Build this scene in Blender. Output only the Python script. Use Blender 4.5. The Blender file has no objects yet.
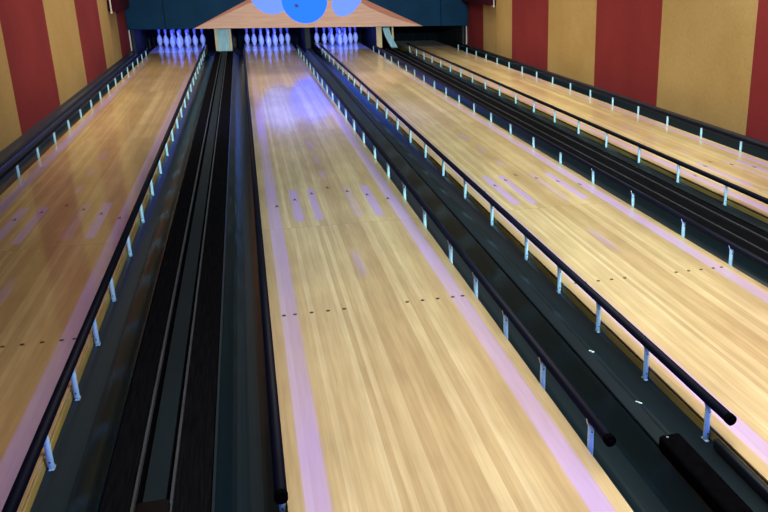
import bpy, bmesh, math, random
from mathutils import Vector, Matrix
random.seed(7)
scene = bpy.context.scene
col = scene.collection

# ------------------------------------------------------------------ camera
cam_d = bpy.data.cameras.new('camera'); cam = bpy.data.objects.new('camera', cam_d); col.objects.link(cam)
F, YAW, PIT, ROLL = 828.07, 0.3156, 0.3316, 0.0078
PX, PY = 520.85, 256.37
fw = Vector((math.sin(YAW)*math.cos(PIT), math.cos(YAW)*math.cos(PIT), -math.sin(PIT)))
r = Vector((math.cos(YAW), -math.sin(YAW), 0)); u = r.cross(fw)
r2 = r*math.cos(ROLL) + u*math.sin(ROLL); u2 = -r*math.sin(ROLL) + u*math.cos(ROLL)
M4 = Matrix((r2, u2, -fw)).transposed().to_4x4(); M4.translation = Vector((-0.5261, -1.8011, 1.6561))
cam.matrix_world = M4
cam_d.sensor_fit = 'HORIZONTAL'; cam_d.sensor_width = 36; cam_d.lens = F*36/768
cam_d.shift_x = (384-PX)/768; cam_d.shift_y = (PY-256)/768
cam_d.clip_start = .05; cam_d.clip_end = 100
scene.camera = cam

# ------------------------------------------------------------------ world, lights, exposure
scene.view_settings.view_transform = 'Standard'; scene.view_settings.look = 'None'
scene.view_settings.gamma = 1; scene.view_settings.use_curve_mapping = False
scene.view_settings.exposure = 0.42
w = bpy.data.worlds.new('world'); scene.world = w; w.use_nodes = True
w.node_tree.nodes['Background'].inputs[0].default_value = (.55, .68, 1, 1)
w.node_tree.nodes['Background'].inputs[1].default_value = .05

def area(name, loc, size, energy, color, target=None, shape='RECTANGLE'):
    d = bpy.data.lights.new(name, 'AREA'); d.shape = shape; d.size = size[0]; d.size_y = size[1]
    d.energy = energy; d.color = color
    o = bpy.data.objects.new(name, d); col.objects.link(o); o.location = loc
    if target is not None:
        o.rotation_euler = (Vector(target)-Vector(loc)).to_track_quat('-Z', 'Y').to_euler()
    return o
# ceiling lamps of the hall, plus added fill lights
area('ceiling_fill_wide', (.8, 7.0, 3.28), (6.9, 19.0), 62, (1, .97, .92))  # added unseen fill, soft light spread over the whole ceiling
def downlight(name, loc, size, energy, color, spread, target=None):
    o = area(name, loc, size, energy, color, target); o.data.spread = math.radians(spread); return o
downlight('downlight_near', (1.5, .6, 3.25), (3.6, 2.0), 86, (1, .94, .88), 120)
downlight('downlight_right', (3.3, 5.0, 3.25), (1.4, 3.0), 44, (1, .94, .85), 110)
downlight('downlight_far_left', (-1.9, 11.2, 3.25), (1.4, 8.0), 80, (1, .87, .70), 100)
downlight('downlight_far_right', (3.0, 11.2, 3.25), (2.4, 8.0), 110, (1, .88, .70), 100)
downlight('blue_haze_fill', (.25, 8.4, 3.25), (.5, 1.2), 20, (.16, .18, 1), 60)  # added unseen blue fill for the haze on the middle lane
downlight('front_fill', (1.6, -3.2, 3.2), (2.2, .5), 150, (.80, 1, 1), 46, (1.0, 12.0, 0))  # added unseen fill from the front to brighten the rail posts
downlight('mask_fill', (.8, 13.6, 3.2), (4.0, .3), 14, (1, .9, .8), 120, (.8, 17.1, .8))  # added unseen fill for the mask board
# added low blue fill behind the camera, aimed at the near rail posts
area('blue_fill_near', (.6, -3.8, 1.0), (1.6, .5), 90, (.08, .13, 1), (.6, 2.0, .5))
# black light tubes over the pins, behind the mask
for x in (-1.884, 0.0, 1.585):
    area('pin_light', (x, 17.45, .95), (1.0, .12), 20, (.06, .11, 1), (x, 18.9, .2))

# ------------------------------------------------------------------ helpers
def link(o, parent=None):
    col.objects.link(o)
    if parent is not None: o.parent = parent
    return o
def obj(name, bm, mat, parent=None, loc=None, smooth=False):
    bmesh.ops.recalc_face_normals(bm, faces=bm.faces)
    me = bpy.data.meshes.new(name); bm.to_mesh(me); bm.free()
    if smooth:
        for f in me.polygons: f.use_smooth = True
    me.materials.append(mat)
    o = bpy.data.objects.new(name, me); link(o, parent)
    if loc: o.location = loc
    return o
def tag(o, label=None, cat=None, group=None, kind=None):
    if label: o['label'] = label
    if cat: o['category'] = cat
    if group: o['group'] = group
    if kind: o['kind'] = kind
    return o
def thing(name, loc, label, cat, group=None):
    o = bpy.data.objects.new(name, None); o.empty_display_size = .1; link(o); o.location = loc
    return tag(o, label, cat, group)
def box(bm, x0, x1, y0, y1, z0, z1, bev=0, seg=2):
    vs = [bm.verts.new((x, y, z)) for x in (x0, x1) for y in (y0, y1) for z in (z0, z1)]
    fs = [bm.faces.new([vs[i] for i in q]) for q in ((0,1,3,2),(4,6,7,5),(0,4,5,1),(2,3,7,6),(0,2,6,4),(1,5,7,3))]
    if bev:
        es = list({e for f in fs for e in f.edges})
        bmesh.ops.bevel(bm, geom=es, offset=bev, segments=seg, affect='EDGES', profile=.5)
    return bm
def prism_y(bm, prof, y0, y1):
    """extrude a closed (x,z) outline along y"""
    a = [bm.verts.new((x, y0, z)) for x, z in prof]; b = [bm.verts.new((x, y1, z)) for x, z in prof]
    n = len(prof)
    for i in range(n): bm.faces.new((a[i], a[(i+1) % n], b[(i+1) % n], b[i]))
    fa = bm.faces.new(a); fb = bm.faces.new(list(reversed(b)))
    bmesh.ops.triangulate(bm, faces=[fa, fb])
    return bm
def prism_x(bm, prof, x0, x1):
    a = [bm.verts.new((x0, y, z)) for y, z in prof]; b = [bm.verts.new((x1, y, z)) for y, z in prof]
    n = len(prof)
    for i in range(n): bm.faces.new((a[i], a[(i+1) % n], b[(i+1) % n], b[i]))
    fa = bm.faces.new(a); fb = bm.faces.new(list(reversed(b)))
    bmesh.ops.triangulate(bm, faces=[fa, fb])
    return bm
def cyl(bm, p0, p1, rad, n=16, rad2=None):
    p0, p1 = Vector(p0), Vector(p1); d = (p1-p0).normalized()
    a = d.orthogonal().normalized(); b = d.cross(a); rad2 = rad if rad2 is None else rad2
    r0 = [bm.verts.new(p0+(a*math.cos(t)+b*math.sin(t))*rad) for t in [2*math.pi*i/n for i in range(n)]]
    r1 = [bm.verts.new(p1+(a*math.cos(t)+b*math.sin(t))*rad2) for t in [2*math.pi*i/n for i in range(n)]]
    for i in range(n): bm.faces.new((r0[i], r0[(i+1) % n], r1[(i+1) % n], r1[i]))
    bm.faces.new(list(reversed(r0))); bm.faces.new(r1)
    return bm
def lathe(bm, prof, n=20, z0=0):
    rings = []
    for rr, z in prof:
        if rr < 1e-5: rings.append([bm.verts.new((0, 0, z+z0))])
        else: rings.append([bm.verts.new((rr*math.cos(2*math.pi*i/n), rr*math.sin(2*math.pi*i/n), z+z0)) for i in range(n)])
    for a, b in zip(rings, rings[1:]):
        for i in range(n):
            q = [a[i % len(a)], a[(i+1) % len(a)], b[(i+1) % len(b)], b[i % len(b)]]
            q = [v for k, v in enumerate(q) if v not in q[:k]]
            if len(q) > 2: bm.faces.new(q)
    return bm

# ------------------------------------------------------------------ materials
def mat(name, color, rough=.5, metal=0, coat=0, spec=.5, noise=None, bump=0, emit=None, emit_s=0, coat_rough=.05):
    m = bpy.data.materials.new(name); m.use_nodes = True; nt = m.node_tree; N = nt.nodes; L = nt.links
    b = N['Principled BSDF']; b.inputs['Roughness'].default_value = rough; b.inputs['Metallic'].default_value = metal
    b.inputs['Coat Weight'].default_value = coat; b.inputs['Coat Roughness'].default_value = coat_rough
    b.inputs['Specular IOR Level'].default_value = spec
    b.inputs['Base Color'].default_value = (*color, 1)
    if noise:   # (scale, amount, stretch)
        sc, am, st = noise
        tc = N.new('ShaderNodeTexCoord'); mp = N.new('ShaderNodeMapping'); mp.inputs['Scale'].default_value = st
        nz = N.new('ShaderNodeTexNoise'); nz.inputs['Scale'].default_value = sc; nz.inputs['Detail'].default_value = 4
        L.new(tc.outputs['Object'], mp.inputs[0]); L.new(mp.outputs[0], nz.inputs['Vector'])
        mr = N.new('ShaderNodeMapRange'); mr.inputs[3].default_value = 1-am; mr.inputs[4].default_value = 1+am
        mr.inputs[1].default_value = .25; mr.inputs[2].default_value = .75
        L.new(nz.outputs[0], mr.inputs[0])
        mx = N.new('ShaderNodeVectorMath'); mx.operation = 'MULTIPLY'; mx.inputs[0].default_value = color
        L.new(mr.outputs[0], mx.inputs[1]); L.new(mx.outputs[0], b.inputs['Base Color'])
        if bump:
            bp = N.new('ShaderNodeBump'); bp.inputs['Strength'].default_value = bump; bp.inputs['Distance'].default_value = .004
            L.new(nz.outputs[0], bp.inputs['Height']); L.new(bp.outputs[0], b.inputs['Normal'])
    if emit:
        b.inputs['Emission Color'].default_value = (*emit, 1); b.inputs['Emission Strength'].default_value = emit_s
    return m

class NB:
    """tiny node-building helper"""
    def __init__(s, m): s.N = m.node_tree.nodes; s.L = m.node_tree.links
    def m(s, op, a, b=None, c=None, clamp=False):
        n = s.N.new('ShaderNodeMath'); n.operation = op; n.use_clamp = clamp
        for i, v in enumerate((a, b, c)):
            if v is None: continue
            if isinstance(v, (int, float)): n.inputs[i].default_value = v
            else: s.L.new(v, n.inputs[i])
        return n.outputs[0]
    def band(s, v, a, b, soft):
        """1 inside [a,b] with soft edges"""
        p = s.N.new('ShaderNodeMapRange'); p.inputs[1].default_value = a-soft; p.inputs[2].default_value = a+soft; s.L.new(v, p.inputs[0])
        q = s.N.new('ShaderNodeMapRange'); q.inputs[1].default_value = b-soft; q.inputs[2].default_value = b+soft
        q.inputs[3].default_value = 1; q.inputs[4].default_value = 0; s.L.new(v, q.inputs[0])
        return s.m('MULTIPLY', p.outputs[0], q.outputs[0])
    def mix(s, f, a, b, bt='MIX'):
        n = s.N.new('ShaderNodeMix'); n.data_type = 'RGBA'; n.blend_type = bt
        for i, v in ((0, f), (6, a), (7, b)):
            if isinstance(v, (int, float)): n.inputs[i].default_value = v
            elif isinstance(v, tuple): n.inputs[i].default_value = (*v, 1)
            else: s.L.new(v, n.inputs[i])
        return n.outputs[2]
    def noise(s, vec, scale, detail=3, stretch=(1, 1, 1)):
        mp = s.N.new('ShaderNodeMapping'); mp.inputs['Scale'].default_value = stretch; s.L.new(vec, mp.inputs[0])
        n = s.N.new('ShaderNodeTexNoise'); n.inputs['Scale'].default_value = scale; n.inputs['Detail'].default_value = detail
        s.L.new(mp.outputs[0], n.inputs['Vector']); return n.outputs[0]
    def ramp(s, f, stops, interp='LINEAR'):
        n = s.N.new('ShaderNodeValToRGB'); n.color_ramp.interpolation = interp
        e = n.color_ramp.elements
        while len(e) < len(stops): e.new(.5)
        for k, (p, c) in enumerate(stops): e[k].position = p; e[k].color = (*c, 1)
        s.L.new(f, n.inputs[0]); return n.outputs[0]
    def mr(s, v, a, b, c, d):
        n = s.N.new('ShaderNodeMapRange'); s.L.new(v, n.inputs[0])
        for i, q in enumerate((a, b, c, d)): n.inputs[i+1].default_value = q
        return n.outputs[0]

BW = 1.0668/39
def lane_material(name, seed, tint=(1, 1, 1)):
    m = bpy.data.materials.new(name); m.use_nodes = True; nb = NB(m); N, L = nb.N, nb.L
    b = N['Principled BSDF']
    tc = N.new('ShaderNodeTexCoord'); sx = N.new('ShaderNodeSeparateXYZ'); L.new(tc.outputs['Object'], sx.inputs[0])
    X, Y = sx.outputs[0], sx.outputs[1]
    bn = nb.m('ADD', nb.m('DIVIDE', X, BW), 20.0)            # board number, centre of board k is k
    bi = nb.m('ROUND', bn)
    pan = nb.m('FLOOR', nb.m('DIVIDE', nb.m('SUBTRACT', Y, 3.78-3.66*4), 3.66))  # panel index
    wn = N.new('ShaderNodeTexWhiteNoise'); wn.noise_dimensions = '2D'
    cv = N.new('ShaderNodeCombineXYZ'); L.new(bi, cv.inputs[0]); L.new(nb.m('ADD', nb.m('MULTIPLY', pan, 3.7), float(seed)), cv.inputs[1])
    L.new(cv.outputs[0], wn.inputs['Vector'])
    # the wide tone groups that repeat through a printed lane panel
    sm = nb.noise(tc.outputs['Object'], 6.5, 1.0, (1.0, .012, 1))
    grain = nb.noise(tc.outputs['Object'], 60, 5, (1.0, .05, 1))
    blotch = nb.noise(tc.outputs['Object'], 3.0, 3, (1.0, .5, 1))
    v = nb.m('ADD', nb.m('MULTIPLY', wn.outputs[0], .38), nb.m('MULTIPLY', sm, .62))
    base = nb.ramp(v, [(.22, (.48, .35, .165)), (.42, (.55, .425, .21)), (.58, (.62, .495, .255)), (.78, (.72, .62, .36))])
    base = nb.mix(1.0, base, nb.ramp(nb.mr(grain, .3, .7, 0, 1), [(0, (.86, .84, .80)), (1, (1.06, 1.06, 1.06))]), 'MULTIPLY')
    base = nb.mix(1.0, base, nb.ramp(nb.mr(blotch, .3, .7, 0, 1), [(0, (.86, .84, .82)), (1, (1.08, 1.08, 1.08))]), 'MULTIPLY')
    # thin seams between boards
    fr = nb.m('ABSOLUTE', nb.m('SUBTRACT', bn, bi))
    seam = nb.mr(fr, .455, .5, 0, .22)
    base = nb.mix(seam, base, (.16, .09, .04))
    # panel joint, a hair line across the lane
    pf = nb.m('FRACT', nb.m('DIVIDE', nb.m('SUBTRACT', Y, 3.78-3.66*4), 3.66))
    joint = nb.m('LESS_THAN', nb.m('ABSOLUTE', nb.m('SUBTRACT', pf, .5)), .4993)
    joint = nb.m('SUBTRACT', 1.0, joint)
    base = nb.mix(nb.m('MULTIPLY', joint, .6), base, (.12, .06, .03))
    if tint != (1, 1, 1): base = nb.mix(1.0, base, tint, 'MULTIPLY')
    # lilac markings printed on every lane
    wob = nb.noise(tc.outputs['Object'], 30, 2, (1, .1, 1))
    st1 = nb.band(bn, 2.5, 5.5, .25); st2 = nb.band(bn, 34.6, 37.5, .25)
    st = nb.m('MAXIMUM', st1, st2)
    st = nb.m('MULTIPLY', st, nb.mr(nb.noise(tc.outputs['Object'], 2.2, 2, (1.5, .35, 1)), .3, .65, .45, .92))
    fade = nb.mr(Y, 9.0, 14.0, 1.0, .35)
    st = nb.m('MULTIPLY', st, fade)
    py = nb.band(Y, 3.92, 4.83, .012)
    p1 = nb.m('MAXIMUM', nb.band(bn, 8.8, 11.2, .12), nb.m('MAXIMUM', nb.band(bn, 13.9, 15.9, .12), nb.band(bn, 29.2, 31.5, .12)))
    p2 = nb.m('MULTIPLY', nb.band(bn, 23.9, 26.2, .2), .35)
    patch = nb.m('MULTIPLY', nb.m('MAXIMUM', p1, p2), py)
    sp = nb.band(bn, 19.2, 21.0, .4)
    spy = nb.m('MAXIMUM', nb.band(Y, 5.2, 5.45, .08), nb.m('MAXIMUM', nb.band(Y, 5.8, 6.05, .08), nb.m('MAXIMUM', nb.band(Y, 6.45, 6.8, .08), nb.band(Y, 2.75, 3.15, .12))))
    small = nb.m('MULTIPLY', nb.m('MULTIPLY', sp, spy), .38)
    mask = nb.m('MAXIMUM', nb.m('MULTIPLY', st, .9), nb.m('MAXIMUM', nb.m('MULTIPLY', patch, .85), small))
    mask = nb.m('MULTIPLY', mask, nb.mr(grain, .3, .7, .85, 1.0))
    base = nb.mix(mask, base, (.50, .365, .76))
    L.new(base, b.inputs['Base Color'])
    b.inputs['Roughness'].default_value = .38
    b.inputs['Coat Weight'].default_value = .75; b.inputs['Coat Roughness'].default_value = .085
    return m

def wall_material(name):
    m = bpy.data.materials.new(name); m.use_nodes = True; nb = NB(m); N, L = nb.N, nb.L
    b = N['Principled BSDF']; b.inputs['Roughness'].default_value = .85; b.inputs['Specular IOR Level'].default_value = .2
    tc = N.new('ShaderNodeTexCoord'); sx = N.new('ShaderNodeSeparateXYZ'); L.new(tc.outputs['Object'], sx.inputs[0])
    Y = sx.outputs[1]
    # red and ochre wallpaper stripes, 2.04 m each
    ph = nb.m('FRACT', nb.m('DIVIDE', nb.m('SUBTRACT', Y, 5.64-4.09*3), 4.09))
    isred = nb.m('GREATER_THAN', ph, .5)
    weave = nb.noise(tc.outputs['Object'], 90, 4, (1, 1, .35))
    soft = nb.noise(tc.outputs['Object'], 1.1, 2)
    red = nb.mix(nb.mr(soft, .3, .7, 0, 1), (.215, .022, .023), (.27, .031, .031))
    och = nb.mix(nb.mr(soft, .3, .7, 0, 1), (.46, .30, .100), (.53, .36, .135))
    c = nb.mix(isred, och, red)
    c = nb.mix(1.0, c, nb.ramp(nb.mr(weave, .3, .7, 0, 1), [(0, (.88, .88, .88)), (1, (1.08, 1.08, 1.08))]), 'MULTIPLY')
    # seam of the panelling inside each ochre stripe
    sm = nb.band(ph, .262, .272, .004)
    c = nb.mix(nb.m('MULTIPLY', nb.m('MULTIPLY', sm, nb.m('GREATER_THAN', Y, 12.0)), .5), c, (.16, .09, .03))
    L.new(c, b.inputs['Base Color'])
    bp = N.new('ShaderNodeBump'); bp.inputs['Strength'].default_value = .15; bp.inputs['Distance'].default_value = .003
    L.new(weave, bp.inputs['Height']); L.new(bp.outputs[0], b.inputs['Normal'])
    return m

M = dict(
    wall=wall_material('striped_wallpaper'),
    dark=mat('dark_paint', (.012, .013, .018), .6),
    ceiling=mat('dark_ceiling', (.03, .03, .04), .9, noise=(3, .2, (1, 1, 1))),
    subfloor=mat('dark_concrete', (.02, .02, .022), .9, noise=(6, .3, (1, 1, 1))),
    approach=mat('approach_wood', (.42, .27, .12), .35, coat=.4, noise=(4, .2, (8, .4, 1))),
    gutter=mat('gutter_plastic', (.0022, .0105, .0145), .28, spec=.36),
    cap=mat('charcoal_rubber', (.005, .005, .006), .85, noise=(120, .5, (1, .05, 1)), bump=.3, spec=0),
    strip=mat('slate_vinyl', (.006, .013, .017), .6, spec=.12, noise=(9, .2, (1, .3, 1))),
    ridge=mat('dull_grey_edge', (.045, .052, .058), .5, spec=.3, noise=(20, .3, (1, .2, 1))),
    tube=mat('black_rail_tube', (.003, .004, .009), .45, spec=.08, noise=(15, .3, (1, .2, 1))),
    post=mat('pale_post_paint', (.46, .82, .93), .38, coat=.3, noise=(60, .1, (1, 1, 1))),
    screw=mat('dark_screw', (.03, .03, .06), .35, metal=.8),
    steel=mat('bright_clip_steel', (.6, .62, .65), .3, metal=.9),
    side=mat('ochre_lane_side', (.42, .33, .085), .5, spec=.3, noise=(14, .3, (1, .15, 1))),
    deck=mat('pale_pin_deck', (.74, .64, .56), .3, coat=.75, coat_rough=.085, noise=(20, .08, (1, .1, 1))),
    mark=mat('dark_inlay', (.05, .022, .015), .4),
    black=mat('matt_black', (.002, .002, .0025),   .8, spec=0, noise=(30, .3, (1, 1, 1))),
    guard=mat('navy_guard', (.005, .008, .012), .5, spec=.3, noise=(20, .3, (1, .3, 1))),
    pin=mat('blue_lit_white_pin', (.62, .68, .90), .25, coat=.5, noise=(10, .03, (1, 1, 1))),  # white pins, with their blue light mixed into the base colour
    band=mat('red_pin_band', (.45, .03, .05), .3),
    navy=mat('navy_mask_panel', (.006, .034, .080), .6, spec=.06, noise=(3, .15, (1, 1, 1))),
    seam=mat('mask_seam', (.003, .006, .012), .7),
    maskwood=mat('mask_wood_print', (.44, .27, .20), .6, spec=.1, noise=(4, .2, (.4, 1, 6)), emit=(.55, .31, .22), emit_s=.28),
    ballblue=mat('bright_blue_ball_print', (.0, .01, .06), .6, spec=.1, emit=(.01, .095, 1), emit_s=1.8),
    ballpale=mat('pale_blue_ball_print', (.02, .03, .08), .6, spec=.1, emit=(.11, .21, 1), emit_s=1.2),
    hole=mat('ball_hole_print', (.005, .02, .12), .5),
    halo=mat('ball_glow_print', (.8, .6, .4), .5, emit=(.9, .5, .3), emit_s=.45),
    kickwood=mat('kickback_edge_wood', (.62, .47, .24), .5, noise=(8, .15, (1, 1, .1))),
    kick=mat('kickback_side', (.012, .014, .02), .7, noise=(5, .2, (1, 1, 1))),
    teal=mat('pale_teal_vinyl', (.26, .46, .54), .45, noise=(12, .25, (3, 1, .4))),
    greypost=mat('grey_post', (.025, .030, .035), .6, spec=.1, noise=(10, .2, (1, 1, .2))),
    white=mat('white_trim', (.62, .58, .50), .5, noise=(10, .08, (1, 1, .3))),
    curtain=mat('pit_curtain', (.004, .008, .012), .9, spec=.05, noise=(6, .3, (6, 1, .3))),
    maroon=mat('maroon_cloth', (.040, .004, .011), .9, spec=.1, noise=(30, .2, (1, 1, 1))),
    brown=mat('brown_hood', (.006, .0045, .0045), .7, spec=.05, noise=(10, .2, (1, 1, 1))),
    ledge=mat('blue_black_ledge', (.010, .014, .026), .4, spec=.35, noise=(20, .3, (1, .3, 1))),
    gutter_glint=mat('pale_glint', (.45, .62, .58), .7, noise=(50, .1, (1, 1, 1))),  # pale tone of the painted gutter glints
)

# ------------------------------------------------------------------ the room
XL, XR, YB, YF = -2.76, 4.36, 20.2, -5.0
LX = [-1.8843, 0.0, 1.5847, 3.4761]; H = .5334; G = .235
def struct(name, bm, m):
    o = obj(name, bm, m); o['kind'] = 'structure'; return o
bm = bmesh.new(); prism_x(bm, [(YF, 0), (0, 0), (0, -.16), (YB, -.16), (YB, -.24), (YF, -.24)], XL-.1, XR+.1); struct('floor', bm, M['approach'])
bpy.data.objects['floor'].data.materials.append(M['subfloor'])
for p in bpy.data.objects['floor'].data.polygons:
    if p.center.y > 0.0: p.material_index = 1
bm = bmesh.new(); box(bm, XL-.1, XL, YF, YB, -.16, 3.3); struct('wall_left', bm, M['wall'])
bm = bmesh.new(); box(bm, XR, XR+.1, YF, YB, -.16, 3.3); struct('wall_right', bm, M['wall'])
bm = bmesh.new(); box(bm, XL-.1, XR+.1, YB, YB+.1, -.24, 3.3); struct('wall_back', bm, M['dark'])
bm = bmesh.new(); box(bm, XL-.1, XR+.1, YF, YB+.1, 3.3, 3.4); struct('ceiling', bm, M['ceiling'])
# raised black ledges along both walls
def ledge(name, x_in, x_wall):
    s = 1 if x_wall > x_in else -1
    prof = [(x_in+s*.004, -.155), (x_in+s*.004, .012), (x_in+s*.016, .030), (x_wall-s*.040, .034), (x_wall-s*.022, .046), (x_wall-s*.002, .050), (x_wall-s*.002, -.155)]
    bm = bmesh.new(); prism_y(bm, prof, 0.02, 17.1); struct(name, bm, M['ledge'])
ledge('trim_1', LX[0]-H-G, XL); ledge('trim_2', LX[3]+H+G, XR)

# ------------------------------------------------------------------ lanes
LANE_N = ['leftmost', 'second from left', 'third from left', 'rightmost']
LANE_L = ['dimly lit wooden bowling lane nearest the left striped wall',
          'broad golden bowling lane in the middle with a blue glow on its far end',
          'golden bowling lane ending at the right-hand rack of pins',
          'wooden bowling lane nearest the right striped wall, with no pins at its end']
def arrow_mesh():
    bm = bmesh.new(); prof = [(0, .075), (.013, .0), (.0, .018), (-.013, .0)]
    a = [bm.verts.new((x, y, .0)) for x, y in prof]; b = [bm.verts.new((x, y, .0012)) for x, y in prof]
    for i in range(4): bm.faces.new((a[i], a[(i+1) % 4], b[(i+1) % 4], b[i]))
    f1 = bm.faces.new(a); f2 = bm.faces.new(b); bmesh.ops.triangulate(bm, faces=[f1, f2])
    return bm
def dot_mesh():
    bm = bmesh.new(); lathe(bm, [(0, 0), (.0105, 0), (.0105, .0012), (0, .0012)], 14); return bm
arrow0 = dot0 = None
for k, x0 in enumerate(LX):
    t = thing('bowling_lane', (x0, 0, 0), LANE_L[k], 'bowling lane', 'bowling lanes')
    bm = bmesh.new(); box(bm, -H, H, .02, 17.25, -.008, 0)
    obj('lane_surface', bm, lane_material('lane_boards_%d' % k, 11+k*0, (.86, .76, .67) if k == 0 else (1, 1, 1)), t)  # weaker light on the leftmost lane is put into its tint
    bm = bmesh.new(); box(bm, -H, H, 17.252, 19.25, -.008, 0); obj('pin_deck', bm, M['deck'], t)
    bm = bmesh.new(); box(bm, -H+.006, H-.006, .02, 19.25, -.020, -.0085); obj('shadow_gap', bm, M['black'], t)
    bm = bmesh.new(); box(bm, -H+.001, H-.001, .02, 19.25, -.15, -.0205, .001, 1); obj('lane_bed', bm, M['side'], t)
    for bnum in (5, 10, 15, 20, 25, 30, 35):
        x = (bnum-20)*BW; y = 4.837 - .154*abs(bnum-20)/5 - .035
        if arrow0 is None: arrow0 = obj('arrow_mark', arrow_mesh(), M['mark'], t); a = arrow0
        else: a = arrow0.copy(); link(a, t)
        a.location = (x, y, 0)
    for bnum in (3, 5, 8, 11, 14, 26, 29, 32, 35, 37):
        x = (bnum-20)*BW
        if dot0 is None: dot0 = obj('dot_mark', dot_mesh(), M['mark'], t); a = dot0
        else: a = dot0.copy(); link(a, t)
        a.location = (x, 2.24, 0)

# ------------------------------------------------------------------ gutters
SIDE = {-1: 'left', 1: 'right'}
GL = {(0,-1): 'black gutter channel between the left striped wall and the leftmost lane',
      (0, 1): 'dark green gutter channel on the right side of the leftmost lane',
      (1,-1): 'dark gutter channel hugging the left edge of the golden middle lane',
      (1, 1): 'dark gutter channel along the right edge of the golden middle lane',
      (2,-1): 'dark green gutter channel left of the third lane, behind its black rail',
      (2, 1): 'dark gutter channel right of the third lane, beside the wide black divider',
      (3,-1): 'dark gutter channel along the left side of the rightmost lane',
      (3, 1): 'dark gutter channel between the rightmost lane and the right striped wall'}
def gutter(k, s):
    lip = .030 if (k, s) in ((1, 1), (2, -1)) else .006
    x0 = LX[k]
    e = .002
    inner = [(e, -.052), (e+.012, -.060)]
    n = 14
    for i in range(n+1):
        t = i/n; x = .02 + t*(.222-.02)
        z = -.062 - .036*math.sin(math.pi*min(1, t*1.15)**.9)*1.0 if t < .75 else None
        if z is None:
            tt = (t-.75)/.25; zb = -.062-.036*math.sin(math.pi*(.75*1.15)**.9)
            z = zb + (lip-.012-zb)*(tt**1.15)
        inner.append((x, z))
    inner += [(.226, lip-.003), (.2345, lip)]
    outer = [(.2345, -.150), (e, -.150)]
    prof = [(x0+s*(H+x), z) for x, z in inner+outer]
    bm = bmesh.new(); prism_y(bm, prof, .02, 17.22)
    o = obj('gutter_channel', bm, M['gutter'])
    for p in o.data.polygons: p.use_smooth = False
    tag(o, GL[(k, s)], 'gutter', 'gutter channels')
for k in range(4):
    for s in (-1, 1): gutter(k, s)

# ------------------------------------------------------------------ bumper rails
PYS = [.65, 1.18, 1.72, 2.28, 2.87, 3.65]
while PYS[-1] < 16.2: PYS.append(PYS[-1]+.772)
RL = {(0,-1): 'thin bumper rail on pale posts between the left striped wall and the leftmost lane',
      (0, 1): 'black bumper rail along the right side of the leftmost lane, blue posts below it',
      (1,-1): 'black bumper rail hugging the left edge of the middle lane, seen from straight above',
      (1, 1): 'bumper rail on the right edge of the middle lane, ending in a black knob',
      (2,-1): 'thick black bumper rail left of the third lane, open end near the lower right',
      (2, 1): 'low bumper rail on pale posts on the right edge of the third lane',
      (3,-1): 'black bumper rail over a strip of lane on the left side of the rightmost lane',
      (3, 1): 'bumper rail on short pale posts below the right striped wall'}
def post_bm():
    bm = bmesh.new(); n = 12; rings = []
    for z, sc in ((-.056, .9), (-.050, 1), (.089, 1), (.0925, .8), (.0935, .5)):
        rings.append([bm.verts.new((.0115*sc*math.cos(2*math.pi*i/n), .0125*sc*math.sin(2*math.pi*i/n), z)) for i in range(n)])
    for a, b in zip(rings, rings[1:]):
        for i in range(n): bm.faces.new((a[i], a[(i+1) % n], b[(i+1) % n], b[i]))
    bm.faces.new(rings[0]); bm.faces.new(rings[-1])
    return bm
post0 = screw0 = foot0 = clip0 = None
def rail(k, s):
    global post0, screw0, foot0, clip0
    xr = LX[k]+s*(H+.016)
    t = thing('bumper_rail', (xr, .49, 0), RL[(k, s)], 'bumper rail', 'bumper rails')
    oy = -.49; to = .006 if s > 0 else 0
    bm = bmesh.new(); cyl(bm, (to, .50+oy, .113), (to, 17.0+oy, .113), .0195, 20); tb = obj('rail_tube', bm, M['tube'], t, smooth=False)
    for p in tb.data.polygons: p.use_smooth = len(p.vertices) == 4
    bm = bmesh.new(); cyl(bm, (to, .488+oy, .113), (to, .512+oy, .113), .021, 20); cyl(bm, (to, .480+oy, .113), (to, .49+oy, .113), .009, 12)
    obj('end_cap', bm, M['black'], t)
    for i, y in enumerate(PYS):
        if post0 is None: p = post0 = obj('post', post_bm(), M['post'], t, smooth=True)
        else: p = post0.copy(); link(p, t)
        p.location = (0, y+oy, 0)
        if i < 7:
            if screw0 is None:
                bm = bmesh.new()
                cyl(bm, (0, -.0138, 0), (0, .0138, 0), .0032, 10); q = screw0 = obj('screw', bm, M['screw'], p)
            else: q = screw0.copy(); link(q, p)
            q.location = (0, 0, -.028)
            q = screw0.copy(); link(q, p); q.location = (0, 0, .066)
            if foot0 is None:
                bm = bmesh.new(); box(bm, -.010, .012, -.020, .020, -.0605, -.0565, .0015, 1); q = foot0 = obj('foot', bm, M['teal'], p)
            else: q = foot0.copy(); link(q, p)
            if clip0 is None:
                bm = bmesh.new(); cyl(bm, (-.010*1, .004, .090), (-.014*1, .010, .112), .003, 8); q = clip0 = obj('bracket', bm, M['steel'], p)
            else: q = clip0.copy(); link(q, p)
for k in range(4):
    for s in (-1, 1): rail(k, s)

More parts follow.
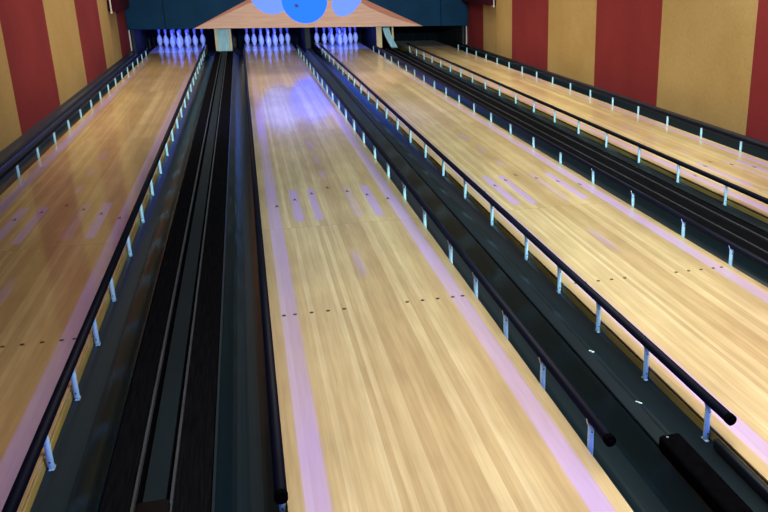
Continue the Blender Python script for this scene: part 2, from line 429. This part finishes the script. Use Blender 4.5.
# ------------------------------------------------------------------ dividers between the lanes
def wide_divider(x0, x1, lines, label, cm='strip'):
    t = thing('lane_divider', ((x0+x1)/2, 0, -.15), label, 'lane divider', 'wide lane dividers')
    oz = .15; c = (x0+x1)/2
    a, b, c1, d = lines
    bm = bmesh.new(); box(bm, x0-c+.003, x1-c-.003, .02, 17.22, -.149+oz, -.012+oz); obj('divider_base', bm, M['black'], t)
    bm = bmesh.new(); box(bm, x0-c+.004, x0-c+a-.006, .02, 17.22, -.0119+oz, .000+oz); obj('rubber_strip', bm, M['cap'], t)
    bm = bmesh.new(); box(bm, x0-c+d+.006, x1-c-.004, .02, 17.22, -.0119+oz, .000+oz); obj('rubber_strip', bm, M['cap'], t)
    for q in (a, d):
        bm = bmesh.new(); box(bm, x0-c+q-.0055, x0-c+q+.0035, .02, 17.22, -.0119+oz, .010+oz, .0012, 1); obj('edge_ridge', bm, M['ridge'], t)
    bm = bmesh.new(); box(bm, x0-c+b, x0-c+c1, .02, 17.22, -.0119+oz, .003+oz); obj('centre_strip', bm, M[cm], t)
wide_divider(LX[0]+H+G, LX[1]-H-G, (.105, .132, .202, .222), 'wide black divider with a slate centre strip left of the golden middle lane')
wide_divider(LX[2]+H+G, LX[3]-H-G, (.105, .118, .240, .258), 'wide black ridged divider left of the rightmost lane', 'cap')
t = thing('lane_divider', ((LX[1]+LX[2])/2, 0, -.15), 'narrow raised divider rib between the middle lane gutter and the next gutter', 'lane divider')
xa, xb = LX[1]+H+G+.002, LX[2]-H-G-.002; hw = (xb-xa)/2
bm = bmesh.new(); box(bm, -hw, hw, .02, 17.22, .001, .170); obj('divider_base', bm, M['gutter'], t)
bm = bmesh.new(); box(bm, -hw-.010, hw+.004, .52, 17.1, .1815, .196, .005, 2); obj('rib_cap', bm, M['strip'], t)
o = thing('end_block', ((xa+xb)/2, .02, .03), 'long matt black block capping the near end of the narrow divider rib, lower right', 'end cap')
bm = bmesh.new(); box(bm, -.042, .042, .0, .49, .0015, .062, .012, 3); obj('block_body', bm, M['black'], o)
bm = bmesh.new(); cyl(bm, (-.018, .465, .062), (-.018, .465, .0645), .005, 10); obj('screw', bm, M['steel'], o)
o = thing('ball_return_hood', (-.942, .1, .0035), 'small rounded dark brown hood sitting on the slate strip at the bottom edge', 'hood')
bm = bmesh.new(); box(bm, -.052, .052, 0, .60, .0085, .05, .018, 4); obj('hood_body', bm, M['brown'], o, smooth=True)
# dark guard strip beside the near end of the third lane
bm = bmesh.new(); box(bm, -.012, .012, 0, .50, 0, .045, .008, 3)
o = obj('edge_guard', bm, M['guard'], None, (LX[2]-H-.017, .08, -.056), True)
tag(o, 'black rounded guard strip beside the third lane, just in front of its nearest rail post', 'guard strip')

# small pale pieces standing in for glints on the gutters
def glint(x, y, z, l, wd, rz, label):
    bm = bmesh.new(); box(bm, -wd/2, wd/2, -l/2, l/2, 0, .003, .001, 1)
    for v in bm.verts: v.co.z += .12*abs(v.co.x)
    o = obj('glint_piece', bm, M['gutter_glint'], None, (x, y, z)); o.rotation_euler.z = rz
    tag(o, label, 'glint', 'pale glints in the gutters')
def gz(x_off):   # height of the gutter surface at offset from the lane edge
    t = (x_off-.02)/.202
    return -.062 - .036*math.sin(math.pi*min(1, t*1.15)**.9)
glint(.945, 1.58, gz(.106)+.001, .030, .014, .5, 'pale mint scrap in the gutter left of the third lane, the farther and brighter one')
glint(.945, 1.05, gz(.106)+.001, .034, .010, .6, 'thin pale scrap in the gutter left of the third lane, nearer the open rail end')
glint(2.240, 2.83, gz(.122)+.001, .05, .012, .1, 'pale scrap in the gutter right of the third lane, between its two nearest rail posts')

# ------------------------------------------------------------------ pins
PROF = [(0, 0), (.0254, 0), (.0258, .004), (.0363, .019), (.0494, .057), (.0580, .086), (.0605, .114), (.0580, .149), (.0470, .184),
        (.0320, .219), (.0250, .239), (.0232, .254), (.0240, .273), (.0270, .298), (.0312, .324), (.0323, .343), (.0300, .358), (.0215, .373), (.010, .380), (0, .381)]
def band_bm(z0, z1):
    bm = bmesh.new(); rr = lambda z: .0236+.0006
    lathe(bm, [(.0195, z0), (rr(z0), z0), (rr(z1)+.0003, z1), (.0195, z1)], 20); return bm
def ball_of(i): return ['first', 'second', 'third', 'fourth'][i]
ROWS = [[(0, 0)], [(-.1524, .264), (.1524, .264)], [(-.3048, .528), (0, .528), (.3048, .528)], [(-.4572, .792), (-.1524, .792), (.1524, .792), (.4572, .792)]]
LN = ['leftmost rack', 'middle rack', 'right-hand rack']
RN = [['headpin at the front'], ['left pin of the second row', 'right pin of the second row'],
      ['left pin of the third row', 'centre pin of the third row, behind the headpin', 'right pin of the third row'],
      ['left corner pin of the back row', 'back row pin just left of centre', 'back row pin just right of centre', 'right corner pin of the back row']]
proto = None
for k in range(3):
    for rw in range(4):
        for i, (dx, dy) in enumerate(ROWS[rw]):
            lab = 'blue-lit bowling pin, %s of the %s' % (RN[rw][i], LN[k])
            loc = (LX[k]+dx, 18.288+dy, .0)
            if proto is None:
                t = proto = thing('bowling_pin', loc, lab, 'bowling pin', 'bowling pins')
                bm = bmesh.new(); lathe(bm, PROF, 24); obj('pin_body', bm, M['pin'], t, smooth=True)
                obj('neck_band', band_bm(.243, .251), M['band'], t); obj('neck_band', band_bm(.257, .265), M['band'], t)
            else:
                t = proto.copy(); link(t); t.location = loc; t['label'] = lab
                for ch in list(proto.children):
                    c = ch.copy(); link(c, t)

# ------------------------------------------------------------------ mask over the pins
MY = 17.12
t = thing('masking_unit', (.80, MY, .48), 'wide navy mask board over the pins, printed with a wooden lane and blue balls', 'mask board')
ox, oz = -.80, -.48
for a, b in ((XL+.01, -2.035), (-2.025, 3.715), (3.725, XR-.01)):
    bm = bmesh.new(); box(bm, a+ox, b+ox, 0, .05, 0, 1.9, .003, 1); obj('mask_panel', bm, M['navy'], t)
bm = bmesh.new(); box(bm, XL+.012+ox, XR-.012+ox, .051, .07, .001, 1.89); obj('back_board', bm, M['seam'], t)
def flat(name, pts, y0, y1, m):
    bm = bmesh.new()
    a = [bm.verts.new((x+ox, y0, z+oz)) for x, z in pts]; b = [bm.verts.new((x+ox, y1, z+oz)) for x, z in pts]
    n = len(pts)
    for i in range(n): bm.faces.new((a[i], a[(i+1) % n], b[(i+1) % n], b[i]))
    f1 = bm.faces.new(a); f2 = bm.faces.new(list(reversed(b))); bmesh.ops.triangulate(bm, faces=[f1, f2])
    return obj(name, bm, m, t)
wood = [(-1.50, .483), (3.30, .483), (2.98, .56), (2.60, .68), (2.20, .85), (1.90, 1.02), (1.62, 1.25), (1.35, 1.5), (.25, 1.5), (.0, 1.25), (-.27, 1.02), (-.88, .75)]
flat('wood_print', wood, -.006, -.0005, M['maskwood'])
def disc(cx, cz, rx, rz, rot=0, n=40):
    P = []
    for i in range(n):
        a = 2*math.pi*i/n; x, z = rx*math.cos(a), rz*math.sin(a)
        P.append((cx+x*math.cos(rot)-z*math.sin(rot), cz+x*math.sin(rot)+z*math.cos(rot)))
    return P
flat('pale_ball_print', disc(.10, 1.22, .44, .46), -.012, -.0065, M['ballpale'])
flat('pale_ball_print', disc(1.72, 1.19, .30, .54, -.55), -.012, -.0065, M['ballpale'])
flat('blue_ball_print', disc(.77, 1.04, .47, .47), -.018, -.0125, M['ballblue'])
flat('ball_hole_print', disc(.60, .93, .045, .04), -.021, -.0185, M['hole'])

# ------------------------------------------------------------------ kickbacks, pit
def kickback(x, label, edge, wdt=.05, y0=17.55):
    t = thing('kickback', (x, y0, -.14), label, 'kickback', 'kickbacks beside the pin decks')
    bm = bmesh.new(); box(bm, -.018, .018, .012, 2.7, 0, 1.2); obj('side_board', bm, M['kick'], t)
    bm = bmesh.new(); box(bm, -wdt/2, wdt/2, -.02, .0115, .155, 1.2, .003, 1); obj('front_edge', bm, edge, t)
kickback(LX[0]+H+G+.03, 'pin deck side board with a pale wooden edge, right of the leftmost pins', M['kickwood'], .045, 17.29)
kickback(LX[1]-H-G-.03, 'pin deck side board with a pale wooden edge, left of the middle pins', M['kickwood'], .045, 17.29)
kickback((LX[1]+LX[2])/2, 'dark grey side board between the middle pins and the right-hand pins', M['greypost'], .11, 17.29)
kickback(LX[2]+H+G-.01, 'pin deck side board with a broad yellow wooden edge, right of the right-hand pins', M['kickwood'], .12, 17.29)
kickback(LX[3]-H-G-.06, 'pin deck side board with a thin pale edge, left of the empty pin deck', M['kickwood'], .04, 17.29)
kickback(LX[0]-H-G-.03, 'black side board left of the leftmost pins', M['kick'], .05, 17.29)
kickback(LX[3]+H+G+.03, 'black side board on the right of the empty pin deck', M['kick'], .05, 17.3)
for x, lb in ((XL+.02, 'narrow white upright at the left wall below the mask board'), (XR-.02, 'narrow white upright at the right wall below the mask board')):
    t = thing('white_upright', (x, 17.24, .0), lb, 'upright')
    bm = bmesh.new(); box(bm, -.014, .014, 0, .04, .051, .9, .003, 1); obj('upright_board', bm, M['white'], t)
    bm = bmesh.new(); box(bm, -.018, .018, .0405, .05, .051, .9); obj('backing', bm, M['kick'], t)
# teal panel between the two left kickbacks
bm = bmesh.new(); box(bm, -.125, .125, 0, .02, 0, .9, .004, 1)
o = obj('teal_screen', bm, M['teal'], None, (-.942, 17.30, .004)); tag(o, 'pale teal screen standing between the leftmost pins and the middle pins', 'screen')
bm = bmesh.new(); n = 14; lay = []
for th in (0, .012):
    rows = []
    for j in range(n+1):
        z = j/n*.44; off = .17*max(0, 1-z/.42)**1.4
        rows.append([bm.verts.new((-.08+off + i/10*.15, .008*math.sin(i*1.9)+th - off*.2, z)) for i in range(11)])
    lay.append(rows)
for rows in lay:
    for a, b in zip(rows, rows[1:]):
        for i in range(10): bm.faces.new((a[i], a[i+1], b[i+1], b[i]))
for j in range(n):
    for i in (0, 10): bm.faces.new((lay[0][j][i], lay[0][j+1][i], lay[1][j+1][i], lay[1][j][i]))
for j in (0, n):
    for i in range(10): bm.faces.new((lay[0][j][i], lay[0][j][i+1], lay[1][j][i+1], lay[1][j][i]))
o = obj('return_curtain', bm, M['teal'], None, (2.50, 17.20, .016), True); tag(o, 'pale teal curtain flaring to the right, beside the yellow upright', 'curtain')
CL = ['behind the leftmost pins', 'behind the middle pins', 'behind the right-hand pins', 'behind the empty pin deck at the right']
for k, x0 in enumerate(LX):
    bm = bmesh.new(); rows = []
    for z in (0, 1.3):
        rows.append([bm.verts.new((-.66+i/48*1.32, .018*math.sin(i*1.3), z)) for i in range(49)])
        rows.append([bm.verts.new((-.66+i/48*1.32, .018*math.sin(i*1.3)+.01, z)) for i in range(49)])
    f0, b0, f1, b1 = rows
    for p, q in ((f0, f1), (b0, b1), (f0, b0), (f1, b1)):
        for i in range(48): bm.faces.new((p[i], p[i+1], q[i+1], q[i]))
    for i in (0, 48): bm.faces.new((f0[i], b0[i], b1[i], f1[i]))
    o = obj('pit_curtain', bm, M['curtain'], None, (x0, 19.5, -.158), False); tag(o, 'dark pleated pit curtain '+CL[k], 'curtain', 'pit curtains')

# ------------------------------------------------------------------ maroon boxes on the walls
for s, xw, y0, y1, zb, lb in ((-1, XL, 14.9, 16.7, .93, 'left'), (1, XR, 14.9, 17.2, 1.0, 'right')):
    t = thing('wall_box', (xw, y0, zb), 'dark maroon box high on the %s wall just in front of the mask board' % lb, 'wall box')
    a, b = (0.001, .16) if s < 0 else (-.16, -.001)
    bm = bmesh.new(); box(bm, a, b, .0, y1-y0, .0, .7, .01, 2); obj('box_body', bm, M['maroon'], t)
    bm = bmesh.new(); cx = .06*(-s)
    cyl(bm, (cx, -.05, .0), (cx, -.05, .6), .012, 10); cyl(bm, (cx, -.05, -.03), (cx, -.05, .0), .02, 10); cyl(bm, (cx, -.05, .3), (cx, .001, .3), .01, 8)
    obj('pale_rod', bm, M['white'], t)
